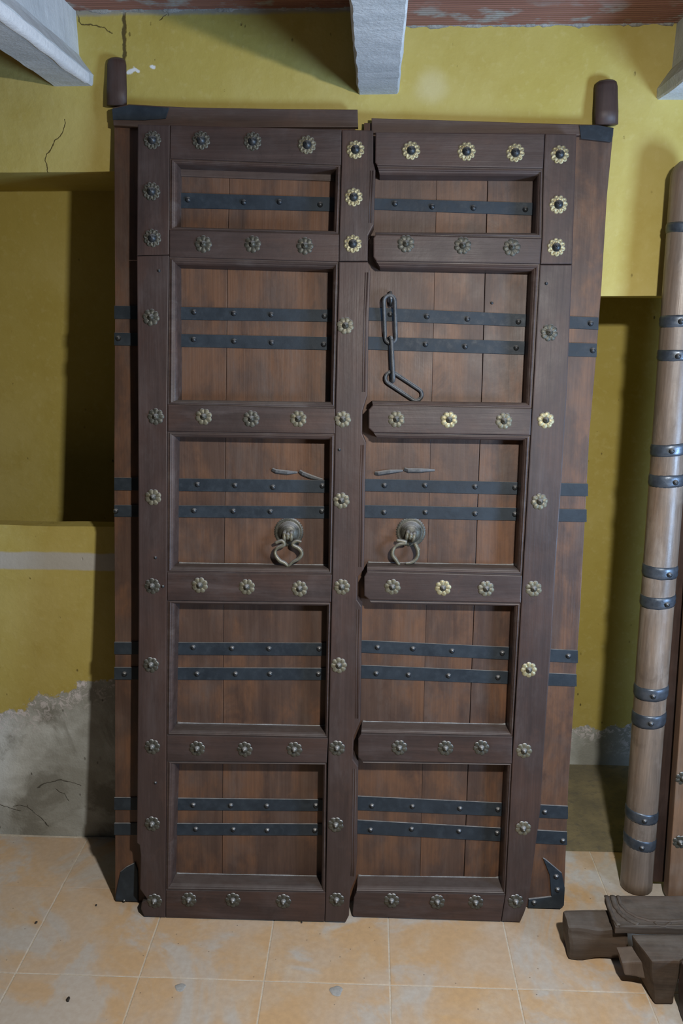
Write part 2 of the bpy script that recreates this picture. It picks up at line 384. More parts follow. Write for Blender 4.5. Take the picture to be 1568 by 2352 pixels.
XL, XR0, XR1 = -0.56, 0.42, 1.60           # sides of the two recesses
LIP_L, LIP_R = 2.067, 1.746
DL, DR = 0.38, 0.52
bm = bmesh.new()
add_box(bm, -3.2, -2.2, 0, 0.8, -0.03, CEIL)
rough_box(bm, -2.2, XL, 0, 0.8, LIP_L, CEIL, 0.03)
add_box(bm, XL, XR0, 0, 0.8, -0.03, CEIL)
rough_box(bm, XR0, XR1, 0, 0.8, LIP_R, CEIL, 0.03, 0.0018)
add_box(bm, XR1, 3.2, 0, 0.8, -0.03, CEIL)
add_box(bm, -2.2, XL, DL, 0.8, 0, LIP_L+0.01)
add_box(bm, XR0, XR1, DR, 0.8, -0.03, LIP_R+0.01)
wall = link_mesh('wall_back', bm, M['wall'])
tag(wall, 'yellow painted plaster wall with two recesses behind the leaning doors', kind='structure')
bm = bmesh.new()
rough_box(bm, -2.2, XL, 0.0, 0.055, -0.03, 1.072, 0.03, 0.003)
low = link_mesh('wall_low', bm, M['wall'])
tag(low, 'low yellow wall with bare damp cement at its foot closing the recess', kind='structure')

# floor: grout bed with individual tiles
bm = bmesh.new(); add_box(bm, -3.2, 3.2, -3.6, 0.8, -0.06, -0.0016)
floor = link_mesh('floor', bm, M['grout']); tag(floor, 'worn terracotta tile floor with pale grout', kind='structure')
S, GX, GY, GR = 0.33, -0.91517, -0.57455, 0.00495
bm = bmesh.new(); add_box(bm, -S/2+0.0022, S/2-0.0019, -S/2+0.0019, S/2-0.0019, -0.02, 0.0)
bevel(bm, 0.0012, 2, [e for e in bm.edges if e.verts[0].co.z > -0.001 and e.verts[1].co.z > -0.001])
tile0 = link_mesh('tile', bm, M['tile'], floor)
first = True
c_, s_ = math.cos(GR), math.sin(GR)
def place_tile(i, j, o):
    a, b_ = (i+0.5)*S, (j+0.5)*S
    o.location = (GX+c_*a-s_*b_, GY+s_*a+c_*b_, random.uniform(-0.0006, 0.0003)); o.rotation_euler = (random.uniform(-1, 1)*0.0012, random.uniform(-1, 1)*0.0012, GR)
for j in range(-7, 1):
    for i in range(-6, 10):
        if first: place_tile(i, j, tile0); first = False
        else: place_tile(i, j, copy_obj(tile0, floor))
# cut row that meets the wall
gap = -(GY + S)
bm = bmesh.new(); add_box(bm, -S/2+0.0022, S/2-0.0022, -gap/2+0.0022, gap/2-0.006, -0.02, 0.0)
bevel(bm, 0.0012, 2, [e for e in bm.edges if e.verts[0].co.z > -0.001 and e.verts[1].co.z > -0.001])
cut0 = link_mesh('tile', bm, M['tile'], floor); first = True
for i in range(-6, 10):
    o = cut0 if first else copy_obj(cut0, floor); first = False
    a, b_ = (i+0.5)*S, S+gap/2
    o.location = (GX+c_*a-s_*b_, GY+s_*a+c_*b_ - 0.004, 0); o.rotation_euler = (0, 0, GR)
bm = bmesh.new(); rough_box(bm, XR0, XR1, 0.0, DR, -0.05, 0.001, 0.05, 0.002)
rf = link_mesh('floor_recess', bm, M['recess_floor']); tag(rf, 'grimy cement floor inside the right wall recess', kind='structure')

# ceiling of ribbed clay blocks carried by concrete beams
CD = 1.15
bm = bmesh.new(); add_box(bm, -3.2, 3.2, -CD, 0.0, CEIL+0.012, CEIL+0.12)
ceil = link_mesh('ceiling', bm, M['mortar']); tag(ceil, 'ribbed reddish clay block ceiling between concrete beams', kind='structure')
BEAMS = [(-1.60, 2.27), (-0.793, 2.278), (0.0125, 2.253), (0.785, 2.236), (1.59, 2.22)]
def rib_block(w, d):
    bm = bmesh.new(); n = int(d/0.0135); pr = []
    for i in range(n):
        y = -d/2 + d*i/n; q = d/n
        pr += [(y, 0.0), (y+q*0.55, 0.0), (y+q*0.68, 0.0035), (y+q*0.87, 0.0035)]
    pr += [(d/2, 0.0)]
    A = [bm.verts.new((-w/2, y, z)) for y, z in pr]; B = [bm.verts.new((w/2, y, z)) for y, z in pr]
    for k in range(len(pr)-1): bm.faces.new((A[k], B[k], B[k+1], A[k+1]))
    t = [bm.verts.new((sx*w/2, sy*d/2, 0.09)) for sx, sy in ((-1, -1), (1, -1), (1, 1), (-1, 1))]
    bm.faces.new(t); bm.faces.new([A[0], t[0], t[1], B[0]][::-1]); bm.faces.new([A[-1], B[-1], t[2], t[3]][::-1])
    bm.faces.new(A+[t[3], t[0]]); bm.faces.new(B+[t[2], t[1]])
    return bm
ZC = [2.49, 2.455, 2.412, 2.40]
for (xa, za), (xb, zb), zc in zip(BEAMS[:-1], BEAMS[1:], ZC):
    w = xb-xa-0.03; d = 0.25; blk = None
    for k in range(4):
        if blk is None: blk = link_mesh('clay_block', rib_block(w, d-0.004), M['clay'], ceil); o = blk
        else: o = copy_obj(blk, ceil)
        o.location = ((xa+xb)/2, -0.128-k*d, zc)
# uneven mortar bead where ceiling meets wall
bm = bmesh.new()
for (xa, za), (xb, zb), zc in zip(BEAMS[:-1], BEAMS[1:], ZC):
    n = 70; pts = []; rad = []
    for k in range(n+1):
        x = xa+0.03+(xb-xa-0.06)*k/n
        pts.append((x, 0.0-0.002*noise.noise(Vector((x*30, 3, 0))), zc+0.002)); rad.append(max(0.001, 0.005+0.009*noise.noise(Vector((x*22, 0, 0)))+0.004*noise.noise(Vector((x*80, 0, 0)))))
    add_tube(bm, pts, rad, seg=8, ref=Vector((0, 0, 1)))
bead = link_mesh('mortar_bead', bm, M['mortar'], ceil, True)

def beam_mesh(z0, zt, length):
    prof = [(-0.053, z0+0.004), (-0.049, z0), (0.049, z0), (0.053, z0+0.004), (0.055, z0+0.026), (0.030, z0+0.062), (0.022, z0+0.075), (0.020, zt),
            (-0.020, zt), (-0.022, z0+0.075), (-0.030, z0+0.062), (-0.055, z0+0.026)]
    bm = bmesh.new(); n = 48; rings = []
    for i in range(n+1):
        y = 0.02 - length*i/n
        rings.append([bm.verts.new((p[0]+0.0035*noise.noise(Vector((p[0]*60, y*18, p[1]*60))), y, p[1]+0.002*noise.noise(Vector((p[0]*50+7, y*22, p[1]*50))))) for p in prof])
    for A, B in zip(rings[:-1], rings[1:]):
        for k in range(len(prof)): bm.faces.new((A[k], A[(k+1) % len(prof)], B[(k+1) % len(prof)], B[k]))
    bm.faces.new(rings[0]); bm.faces.new(rings[-1][::-1])
    return bm
names = ['grey concrete ceiling beam out of view on the far left', 'grey concrete ceiling beam with limewashed edge at the upper left corner',
         'pale grey concrete ceiling beam above the gap between the two doors', 'pale concrete ceiling beam cut off by the right edge of the photo', 'grey concrete ceiling beam out of view on the far right']
for i, (xb, zb) in enumerate(BEAMS):
    if i in (0, 4): continue
    o = link_mesh('trim_%d' % i, beam_mesh(zb, CEIL+0.03, CD), M['beam'])
    o.location = (xb, 0, 0); tag(o, names[i], kind='structure')
    if i == 1:   # ragged limewash along the flange edge
        bm = bmesh.new(); n = 60; rows = []
        for k in range(n+1):
            y = -0.04-1.0*k/n
            a = 0.0035+0.004*noise.noise(Vector((y*16, 0, 0))); t = 0.004+0.010*(0.5+noise.noise(Vector((y*9, 5, 0)))) + 0.006*k/n
            rows.append([bm.verts.new(v) for v in ((0.050-t, y, zb-0.0022), (0.0535, y, zb-0.0015), (0.0572, y, zb+0.004+abs(a)), (0.0580, y, zb+0.020))])
        for A, B in zip(rows[:-1], rows[1:]):
            for q in range(3): bm.faces.new((A[q], A[q+1], B[q+1], B[q]))
        link_mesh('limewash_edge', bm, M['beam_white'], o, True)

# ------------------------------------------------------------------ door leaves
class Leaf:
    def __init__(s, name, a_deg, y0, xc):
        s.a = math.radians(a_deg); s.y0 = y0; s.xc = xc
        s.n = Vector((0, -math.cos(s.a), math.sin(s.a))); s.up = Vector((0, math.sin(s.a), math.cos(s.a)))
        s.O = Vector((0, y0, 0)); s.root = empty(name, (xc, y0, 0), (-s.a, 0, 0))
    def p(s, x, y, off=0.0):
        """photo position on the leaf's own plane -> leaf (x, z)"""
        d = ray(x, y); p0 = s.O + s.n*off
        P = CAM + d*((p0-CAM).dot(s.n)/d.dot(s.n))
        return (P.x-s.xc, max(0.004 - off*0.14, (P-s.O).dot(s.up)))
    def poly(s, pts, off=0.0): return [s.p(x, y, off) for x, y in pts]
    def slab(s, name, pts, front, back, mat, bev=0.003, off=None, parent=None, jitter=0.0):
        bm = bmesh.new(); q = s.poly(pts, front if off is None else off)
        if jitter: q = [(x+random.uniform(-1, 1)*jitter, z+random.uniform(-1, 1)*jitter) for x, z in q]
        add_prism(bm, q, -front, -back)
        bevel(bm, bev, 2, [e for e in bm.edges if all(abs(v.co.y+front) < 1e-6 for v in e.verts)])
        return link_mesh(name, bm, mat, parent or s.root)

# shared stud meshes ------------------------------------------------
def flower_mesh(R, lobes, kind):
    bm = bmesh.new(); nth = lobes*8
    def shape(f, th):
        c = abs(math.cos(lobes*th/2)); edge = R*(0.83+0.17*c**0.6)
        r = f*edge
        if kind == 'petal':
            h = 0.0012 + 0.0020*max(0.0, 1-((f-0.62)/0.38)**2)*(0.35+0.65*c) if f < 0.999 else 0.0002
        else:
            h = 0.0010 + 0.0030*max(0.0, 1-((f-0.70)/0.30)**2) - 0.0028*max(0.0, 1-((f-0.74)/0.15)**2)*c**2 if f < 0.999 else 0.0002
        return r, h
    add_radial(bm, [0.08, 0.3, 0.45, 0.56, 0.66, 0.75, 0.84, 0.93, 1.0], nth, shape)
    return bm
def as_mesh(name, bm, mat):
    bmesh.ops.recalc_face_normals(bm, faces=bm.faces[:])
    me = bpy.data.meshes.new(name); bm.to_mesh(me); bm.free(); me.materials.append(mat)
    for p in me.polygons: p.use_smooth = True
    return me
ME = {}
for tone in ('brass', 'brass_bright', 'brass_dark'):
    ME['petal_'+tone] = as_mesh('flower_stud', flower_mesh(0.0225, 8, 'petal'), M[tone])
    ME['rosette_'+tone] = as_mesh('rosette_stud', flower_mesh(0.0235, 10, 'rosette'), M[tone])
bm = bmesh.new(); add_dome(bm, (0, 0, 0), 0.0092, 0.0105); add_dome(bm, (0, -0.0095, 0), 0.0036, 0.0055, 8, 3); ME['boss'] = as_mesh('boss', bm, M['brass_dark'])
bm = bmesh.new(); add_dome(bm, (0, 0, 0), 0.0118, 0.012); add_dome(bm, (0, -0.0115, 0), 0.003, 0.003, 8, 3); ME['dome'] = as_mesh('boss', bm, M['iron_dark'])
bm = bmesh.new(); add_dome(bm, (0, 0, 0), 0.0078, 0.0075, 12, 4); ME['rivet'] = as_mesh('rivet', bm, M['iron_dark'])
bm = bmesh.new(); add_dome(bm, (0, 0, 0), 0.0045, 0.004, 8, 3); ME['nail'] = as_mesh('nail_head', bm, M['iron_dark'])
def put(name, me, parent, loc, ry=0.0, tilt=0.0):
    o = bpy.data.objects.new(name, me); COL.objects.link(o); o.parent = parent; o.location = loc
    o.rotation_euler = (random.uniform(-1, 1)*tilt, ry, random.uniform(-1, 1)*tilt); return o
def studs(leaf, pts, kind, tones):
    for i, (x, y) in enumerate(pts):
        q = leaf.p(x, y); tone = tones[i % len(tones)] if isinstance(tones, (list, tuple)) else tones
        if kind == 'petal':
            f = put('flower_stud', ME['petal_'+tone], leaf.root, (q[0], -0.0008, q[1]), random.uniform(0, PI), 0.05)
            put('boss', ME['boss'], f, (0, -0.001, 0))
        else:
            f = put('rosette_stud', ME['rosette_'+tone], leaf.root, (q[0], -0.0008, q[1]), random.uniform(0, PI), 0.03)
            put('boss', ME['dome'], f, (0, -0.0008, 0))
BF, BB = -0.063, -0.084       # board face and back, measured behind the frame face
def straps(leaf, rows, rivets, x0, x1):
    """rows: (yl0, yl1, yr0, yr1) at pixel columns x0/x1"""
    for (xa, a0, a1, xb, b0, b1), rv in zip(rows, rivets):
        o = leaf.slab('iron_strap', [(xa, a0), ((xa+xb)/2, (a0+b0)/2), (xb, b0), (xb, b1), ((xa+xb)/2, (a1+b1)/2), (xa, a1)], BF+0.0045, BF+0.0002, M['iron'], 0.0006)
        for x, y in rv:
            q = leaf.p(x, y, BF+0.004); put('rivet', ME['rivet'], o, (q[0], -(BF+0.0038), q[1]), random.uniform(0, 6), 0.1)
PROF = [(0.0, 0.0), (0.03, -0.0035), (0.22, -0.0035), (0.26, -0.0005), (0.42, 0.0005), (0.56, -0.0010), (0.60, -0.0045), (0.74, -0.0055), (0.84, -0.0075), (1.0, -0.013), (1.0, BF)]
def moulding(leaf, outer, inner, closed=True):
    bm = bmesh.new(); O = leaf.poly(outer); I = leaf.poly(inner); rings = []
    for t, n in PROF:
        rings.append([bm.verts.new((O[k][0]*(1-t)+I[k][0]*t, -n, O[k][1]*(1-t)+I[k][1]*t)) for k in range(len(O))])
    back = [bm.verts.new((p[0], -BF, p[1])) for p in O]; rings.append(back)
    m_ = len(O) if closed else len(O)-1; L = len(rings)
    for i in range(L):
        A, B = rings[i], rings[(i+1) % L]
        for k in range(m_): bm.faces.new((A[k], A[(k+1) % len(O)], B[(k+1) % len(O)], B[k]))
    if not closed:
        bm.faces.new([r[0] for r in rings]); bm.faces.new([r[-1] for r in rings][::-1])
    return link_mesh('panel_moulding', bm, M['frame_edge'], leaf.root)

# ---------------- left leaf
L = Leaf('door_leaf', 7.1, -0.362, -0.34)
tag(L.root, 'tall dark wooden door leaf with heart ring knocker, left of the pair', 'door', 'antique door leaves leaning on the yellow wall')
L.slab('stile', [(316, 285), (390, 287), (388, 585), (314, 587)], 0, BF, M['frame_v'])
L.slab('stile', [(314, 588), (388, 586), (384, 928), (383, 1380), (382, 1750), (380, 2115), (331, 2114), (323, 2088), (325, 2074), (339, 2067), (321, 2042), (323, 1966), (320, 1941), (314, 1936), (316, 1700), (318, 1400), (317, 960)], 0, BF, M['frame_v'])
L.slab('stile', [(785, 297), (857, 299), (857, 373), (862, 391), (858, 516), (845, 541), (844, 600), (778.5, 600), (779, 538), (784, 380)], 0, BF, M['frame_v'])
L.slab('stile', [(778.5, 601), (844, 601), (850, 622), (846, 738), (843, 908), (832, 944), (831, 995), (840, 1016), (838, 1098), (835, 1308), (821, 1325), (820, 1378), (831, 1394), (827, 1657), (812, 1692), (810, 1744), (822, 1761), (819, 1981), (816, 2020), (804, 2046), (801, 2104), (794, 2118), (746, 2117), (748, 2050), (754, 1696), (763, 1320), (770, 938)], 0, BF, M['frame_v'])
for q in ([(391, 287), (784, 297), (783, 379), (390, 364)], [(389, 528), (778, 538), (777.5, 601), (389, 590)], [(385, 929), (769, 938), (769, 996), (385, 991)],
          [(384, 1315), (762, 1320), (760, 1383), (384, 1379)], [(383, 1689), (753, 1696), (750, 1752), (383, 1748)], [(381, 2045), (747, 2050), (745, 2117), (381, 2115)]):
    L.slab('rail', q, 0, BF, M['frame_h'], 0.0022)
for o_, i_ in (([(390, 364), (783, 379), (778, 538), (389, 528)], [(404, 374), (770, 387), (765, 528), (403, 519)]),
               ([(389, 590), (777.5, 601), (769, 938), (385, 929)], [(403, 606), (764, 616), (758, 923), (405, 918)]),
               ([(385, 991), (769, 996), (762, 1320), (384, 1315)], [(400, 1004), (756, 1010), (753, 1308), (397, 1303)]),
               ([(384, 1379), (760, 1383), (753, 1696), (383, 1689)], [(400, 1389), (750, 1394), (745, 1687), (394, 1680)]),
               ([(383, 1748), (750, 1752), (747, 2050), (381, 2045)], [(400, 1758), (741, 1760), (737, 2041), (392, 2034)])):
    moulding(L, o_, i_)
M['dust'] = concrete('dust', (0.24, 0.24, 0.24), (0.34, 0.34, 0.335), (0.18, 0.18, 0.18), 60)
def dust_fillet(leaf, a, b_):
    bm = bmesh.new(); pl = []; rad = []
    A, B = leaf.p(*a), leaf.p(*b_)
    for k in range(41):
        t = k/40; pl.append((A[0]+(B[0]-A[0])*t, -BF-0.0006, A[1]+(B[1]-A[1])*t+0.0004)); rad.append(0.0016+0.0011*noise.noise(Vector((t*9, A[1]*7, 0)))+(0.003 if t < 0.02 or t > 0.98 else 0))
    add_tube(bm, pl, rad, seg=6); link_mesh('dust_line', bm, M['dust'], leaf.root, True)
for a, b_ in (((399, 1303), (752, 1308)), ((396, 1680), (744, 1687)), ((394, 2034), (736, 2041))): dust_fillet(L, a, b_)
# thin beads running down the meeting stile between the notches
for pts in ([(851, 392), (847, 512)], [(839, 626), (835, 735), (832, 900)], [(829, 1022), (827, 1100), (824, 1302)], [(820, 1400), (816, 1650)], [(811, 1766), (808, 1980), (806, 2012)]):
    for dx, rr in ((0, 0.0016), (5, 0.0022)):
        bm = bmesh.new(); pl = []
        for x, y in pts:
            q = L.p(x+dx, y); pl.append((q[0], 0.0004, q[1]))
        add_tube(bm, pl, rr, seg=8); link_mesh('edge_bead', bm, M['frame_v'], L.root, True)
# boards behind
L.slab('plank', [(262, 252), (529, 262), (522, 600), (517, 1010), (513, 1400), (511, 1760), (509, 2085), (265, 2085), (264, 1500), (262, 1100), (264, 700)], BF, BB, M['board'], 0.001)
L.slab('plank', [(530, 262), (816, 270), (768, 2085), (510, 2085), (512, 1760), (514, 1400), (518, 1010), (523, 600)], BF, BB, M['board'], 0.001)
L.slab('top_rail', [(258, 247), (296, 239), (425, 246), (640, 250), (821, 251), (822, 292), (600, 292), (330, 292), (260, 288)], BF+0.016, BF+0.0003, M['back_h'], 0.002)
L.slab('corner_plate', [(257, 250), (296, 241), (388, 247), (380, 272), (330, 276), (259, 275)], BF+0.019, BF+0.0162, M['iron'], 0.001)
L.slab('head_batten', [(404, 380), (768, 392), (768, 416), (560, 410), (404, 404)], BF+0.006, BF+0.0003, M['back_h'], 0.002)
shoe = L.slab('pivot_shoe', [(266, 2085), (264, 2062), (270, 2030), (276, 2003), (290, 1992), (310, 1982), (316, 2000), (317, 2085)], BF+0.006, BB-0.002, M['iron'], 0.003)
q = L.p(285, 2069, BF+0.006); put('rivet', ME['nail'], shoe, (q[0], -(BF+0.006), q[1]))
def pivot_post(leaf, x, y0, y1, r):
    a = leaf.p(x, y0, -0.058); b_ = leaf.p(x, y1, -0.058); bm = bmesh.new()
    pts, rad = [], []
    for t, k in ((0, 1.0), (0.3, 1.02), (0.6, 0.98), (0.85, 0.96), (0.94, 0.88), (0.985, 0.66), (1.0, 0.4)):
        pts.append((a[0]+(b_[0]-a[0])*t, 0.058, a[1]+(b_[1]-a[1])*t)); rad.append(r*k)
    add_tube(bm, pts, rad, seg=16, flat=0.5); return link_mesh('pivot_post', bm, M['frame_v'], leaf.root, True)
pivot_post(L, 268, 243, 133, 0.0265)
LX0, LX1 = 263, 800
def ext(x0, l, x1, r):    # a strap edge line through two measured columns, prolonged under the frame
    return x0, l, x1, r
rowsL = []
for (l0, l1, r0, r1, xr) in ((442, 477, 453, 485, 755), (702, 732, 711, 739, 753), (764, 793, 774, 804, 753), (1097, 1126, 1103, 1132, 745), (1160, 1187, 1163, 1191, 743),
                             (1475, 1503, 1477, 1506, 738), (1533, 1561, 1535, 1562, 737), (1832, 1860, 1837, 1863, 726), (1891, 1918, 1893, 1919, 726)):
    x0 = 262 if l0 > 600 else 392
    k = (790-x0)/(xr-x0)
    rowsL.append((x0, l0, l1, 790, l0+(r0-l0)*k, l1+(r1-l1)*k))
rivL = [[(432, 459), (560, 465), (642, 464), (735, 470)],
        [(446, 717), (537, 720), (623, 723), (745, 726)], [(272, 777), (445, 780), (538, 784), (624, 787), (743, 791)],
        [(454, 1113), (540, 1115), (627, 1119), (740, 1116)], [(266, 1174), (446, 1173), (536, 1174), (621, 1175), (739, 1174)],
        [(444, 1487), (533, 1489), (618, 1490), (733, 1490)], [(286, 1548), (453, 1548), (541, 1548), (620, 1548), (731, 1548)],
        [(444, 1849), (530, 1850), (613, 1851), (725, 1850)], [(450, 1904), (536, 1905), (614, 1907), (723, 1907)]]
straps(L, rowsL, rivL, 0, 0)
studs(L, [(350, 322), (462, 323), (580, 325), (348, 440), (350, 547)], 'rosette', 'brass_dark')
studs(L, [(705, 333)], 'rosette', 'brass')
studs(L, [(816, 344), (812, 453), (810, 560)], 'rosette', 'brass_bright')
studs(L, [(467, 561), (580, 561), (700, 565), (347, 729), (358, 957), (577, 962), (347, 1527), (350, 1715), (453, 1719), (562, 1721), (676, 1721), (774, 1718), (350, 1892), (771, 1894), (355, 2069), (434, 2066), (535, 2067), (651, 2070), (773, 2066), (350, 1346)], 'petal', 'brass_dark')
studs(L, [(793, 748), (468, 957), (685, 962), (787, 963), (352, 1142), (784, 1150), (459, 1344), (567, 1348), (688, 1352), (785, 1348), (778, 1528)], 'petal', 'brass')
for x, y in ((365, 622), (357, 1281), (779, 1033), (357, 1798), (374, 1347)):
    q = L.p(x, y); put('nail_head', ME['nail'], L.root, (q[0], 0.0, q[1]))

def spike(leaf, pts, w=0.0085):
    """bent-over nail end lying on the boards"""
    bm = bmesh.new(); pl = []
    for i, (x, y) in enumerate(pts):
        q = leaf.p(x, y, BF); pl.append((q[0], -BF-(0.001 if i in (0, len(pts)-1) else 0.006), q[1]))
    add_tube(bm, pl, [w*0.7]+[w*0.72]*(len(pts)-2)+[w*0.35], seg=6, flat=0.8)
    return link_mesh('bent_spike', bm, M['iron_grey'], leaf.root)
spike(L, [(626, 1079), (634, 1082), (660, 1085), (683, 1085)]); spike(L, [(688, 1083), (695, 1087), (715, 1095), (741, 1102)])

def knocker(leaf, cx, cy, ring_px, tilt, broken=False):
    c = leaf.p(cx, cy, BF)
    bm = bmesh.new()
    def shape(f, th):
        R = 0.041*(1.0+0.025*math.cos(36*th)) if f > 0.95 else 0.041
        k = f/0.72
        h = 0.002 + (0.018*math.sqrt(max(0.0, 1-k*k)) if k < 1 else 0.0015*math.sin((f-0.72)/0.28*PI))
        return R*f, (h if f < 0.999 else 0.0)
    add_radial(bm, [0.05, 0.2, 0.35, 0.5, 0.62, 0.70, 0.74, 0.84, 0.94, 1.0], 72, shape)
    plate = link_mesh('knocker_plate', bm, M['brass_dark'], leaf.root, True)
    plate.location = (c[0], -BF, c[1])
    # lug: two cheeks and a pin
    bm = bmesh.new()
    rot = Matrix.Rotation(tilt, 3, 'Y')
    def T(p): return rot @ Vector(p)
    for sx in (-0.0095, 0.0095):
        add_tube(bm, [T((sx, -0.016, 0.004)), T((sx, -0.026, -0.002)), T((sx, -0.029, -0.012)), T((sx*0.9, -0.024, -0.022))], [0.006, 0.0055, 0.0055, 0.004], seg=10)
    add_tube(bm, [T((-0.014, -0.028, -0.010)), T((0.014, -0.028, -0.010))], 0.0042, seg=10)
    add_tube(bm, [T((0, -0.016, 0.0)), T((0, -0.030, -0.006)), T((0, -0.031, -0.016))], [0.006, 0.0065, 0.004], seg=10)
    link_mesh('knocker_lug', bm, M['brass'], plate, True)
    # heart shaped ring
    pts = [(x-cx, y-cy) for x, y in ring_px]; path = []
    s = 1.0/790.0*1.02
    P = [Vector((x*s, -0.026-0.004*min(1, max(0, y/70.0)), -y*s)) for x, y in pts]
    # Catmull-Rom
    def cr(a, b, c, d, t): return 0.5*((2*b)+(c-a)*t+(2*a-5*b+4*c-d)*t*t+(3*b-a-3*c+d)*t**3)
    parts = [P] if not broken else [P]
    for K in parts:
        path = []; rad = []; n = len(K)
        for i in range(n-1):
            for t in (0, 0.25, 0.5, 0.75):
                path.append(cr(K[max(i-1, 0)], K[i], K[i+1], K[min(i+2, n-1)], t))
        path.append(K[-1])
        for i in range(len(path)):
            u = i/(len(path)-1); rad.append(0.0040+0.0020*math.sin(PI*min(1, max(0, abs(u-0.5)*2)))) 
        bm = bmesh.new(); add_tube(bm, path, rad, seg=10); link_mesh('knocker_ring', bm, M['brass'], plate, True)
    return plate
kl = knocker(L, 663, 1222, [(636, 1243), (650, 1238), (655, 1246), (640, 1254), (636, 1266), (645, 1280), (657, 1286), (664, 1293)], 0.0)
# mirrored half of the left ring
def half_ring(plate, cx, cy, ring_px):
    s = 1.0/790.0*1.02
    K = [Vector(((x-cx)*s, -0.026-0.004*min(1, max(0, (y-cy)/70.0)), -(y-cy)*s)) for x, y in ring_px]
    def cr(a, b, c, d, t): return 0.5*((2*b)+(c-a)*t+(2*a-5*b+4*c-d)*t*t+(3*b-a-3*c+d)*t**3)
    path = []; n = len(K)
    for i in range(n-1):
        for t in (0, 0.25, 0.5, 0.75): path.append(cr(K[max(i-1, 0)], K[i], K[i+1], K[min(i+2, n-1)], t))
    path.append(K[-1])
    bm = bmesh.new(); add_tube(bm, path, [0.0036+0.0022*math.sin(PI*(i/(len(path)-1))) for i in range(len(path))], seg=10)
    link_mesh('knocker_ring', bm, M['brass'], plate, True)
half_ring(kl, 663, 1222, [(692, 1240), (681, 1238), (673, 1246), (687, 1254), (693, 1264), (687, 1275), (674, 1283), (664, 1293)])

# ---------------- right leaf
Rl = Leaf('door_leaf', 6.5, -0.335, 0.29)
tag(Rl.root, 'tall dark wooden door leaf with hanging iron chain, right of the pair', 'door', 'antique door leaves leaning on the yellow wall')
Rl.slab('stile', [(1252, 306), (1324, 308), (1314, 606), (1241, 606), (1245, 547), (1248, 387)], 0, BF, M['frame_v'])
Rl.slab('stile', [(1240, 607.5), (1314, 607.5), (1308, 754), (1302, 896), (1290, 1098), (1276, 1296), (1266, 1479), (1256, 1617), (1245, 1781), (1241, 1859), (1227, 1965), (1216, 2050), (1207, 2088), (1203, 2099), (1194, 2122), (1151, 2123), (1161, 2055), (1176, 1754), (1197, 1385), (1219, 1000)], 0, BF, M['frame_v'])
for q in ([(862, 303), (1251, 306), (1247, 387), (866, 380), (861, 373)],
          [(857, 546), (863, 538), (1244, 547), (1240, 606), (864, 600), (857, 590)],
          [(846, 941), (856, 930), (1221, 938), (1218, 1000), (858, 994), (846, 983)],
          [(836, 1325), (843, 1312), (1199, 1322), (1196, 1385), (848, 1378), (836, 1368)],
          [(822, 1697), (829, 1685), (1177, 1692), (1175, 1754), (831, 1748), (822, 1740)],
          [(812, 2062), (818, 2049), (1160, 2055), (1150, 2123), (812, 2107), (809, 2100)]):
    Rl.slab('rail', q, 0, BF, M['frame_h'], 0.003)
for o_, i_ in (([(866, 380), (1247, 387), (1244, 547), (863, 538)], [(872, 399), (1236, 401), (1231, 533), (862, 531)]),
               ([(864, 600), (1240, 606), (1221, 938), (856, 930)], [(873, 613), (1223, 621), (1209, 925), (854, 920)]),
               ([(858, 994), (1218, 1000), (1199, 1322), (843, 1312)], [(867, 1007), (1203, 1012), (1189, 1308), (843, 1302)]),
               ([(848, 1378), (1196, 1385), (1177, 1692), (829, 1685)], [(855, 1389), (1183, 1395), (1170, 1684), (830, 1677)]),
               ([(831, 1748), (1175, 1754), (1160, 2055), (818, 2049)], [(838, 1756), (1166, 1760), (1153, 2045), (820, 2040)])):
    moulding(Rl, o_, i_, closed=False)
for a, b_ in (((845, 1302), (1188, 1308)), ((832, 1677), (1169, 1684)), ((822, 2040), (1152, 2045))): dust_fillet(Rl, a, b_)
edgeR = [(1409, 295), (1394, 447), (1381, 659), (1369, 817), (1353, 1000), (1331, 1420), (1305, 1801), (1296, 2040), (1291, 2085)]
Rl.slab('plank', [(836, 282), (1005.5, 286), (991.5, 900), (975.5, 1500), (962.5, 2088), (786, 2088), (806, 1400), (820, 900)], BF, BB, M['board'], 0.0006)
Rl.slab('plank', [(1006, 286), (1122.5, 287), (1106.5, 860), (1086.5, 1420), (1061.5, 2088), (963, 2088), (976, 1500), (992, 900)], BF, BB, M['board'], 0.0008)
Rl.slab('plank', [(1124, 287), (1285, 289), (1262, 800), (1228, 1400), (1188, 2088), (1063, 2088), (1088, 1420), (1108, 860)], BF, BB, M['board'], 0.0010)
Rl.slab('plank', [(1287, 289)]+edgeR+[(1190, 2088), (1230, 1400), (1264, 800)], BF, BB, M['board'], 0.0018)
Rl.slab('top_rail', [(853, 271), (1060, 277), (1281, 284), (1368, 286), (1409, 293), (1408, 312), (1200, 309), (853, 305)], BF+0.016, BF+0.0003, M['back_h'], 0.002)
Rl.slab('corner_plate', [(1330, 288), (1372, 287), (1409, 294), (1404, 326), (1334, 318)], BF+0.019, BF+0.0162, M['iron'], 0.001)
shoe = Rl.slab('pivot_shoe', [(1247, 1972), (1252, 1974), (1290, 2006), (1297, 2040), (1295, 2080), (1286, 2094), (1212, 2090), (1214, 2066), (1266, 2060), (1262, 2010)], BF+0.006, BB-0.002, M['iron'], 0.002)
for x, y in ((1277, 2013), (1280, 2043), (1226, 2073)):
    q = Rl.p(x, y, BF+0.006); put('rivet', ME['rivet'], shoe, (q[0], -(BF+0.006), q[1]))
pivot_post(Rl, 1392, 287, 184, 0.0300)
rowsR = []
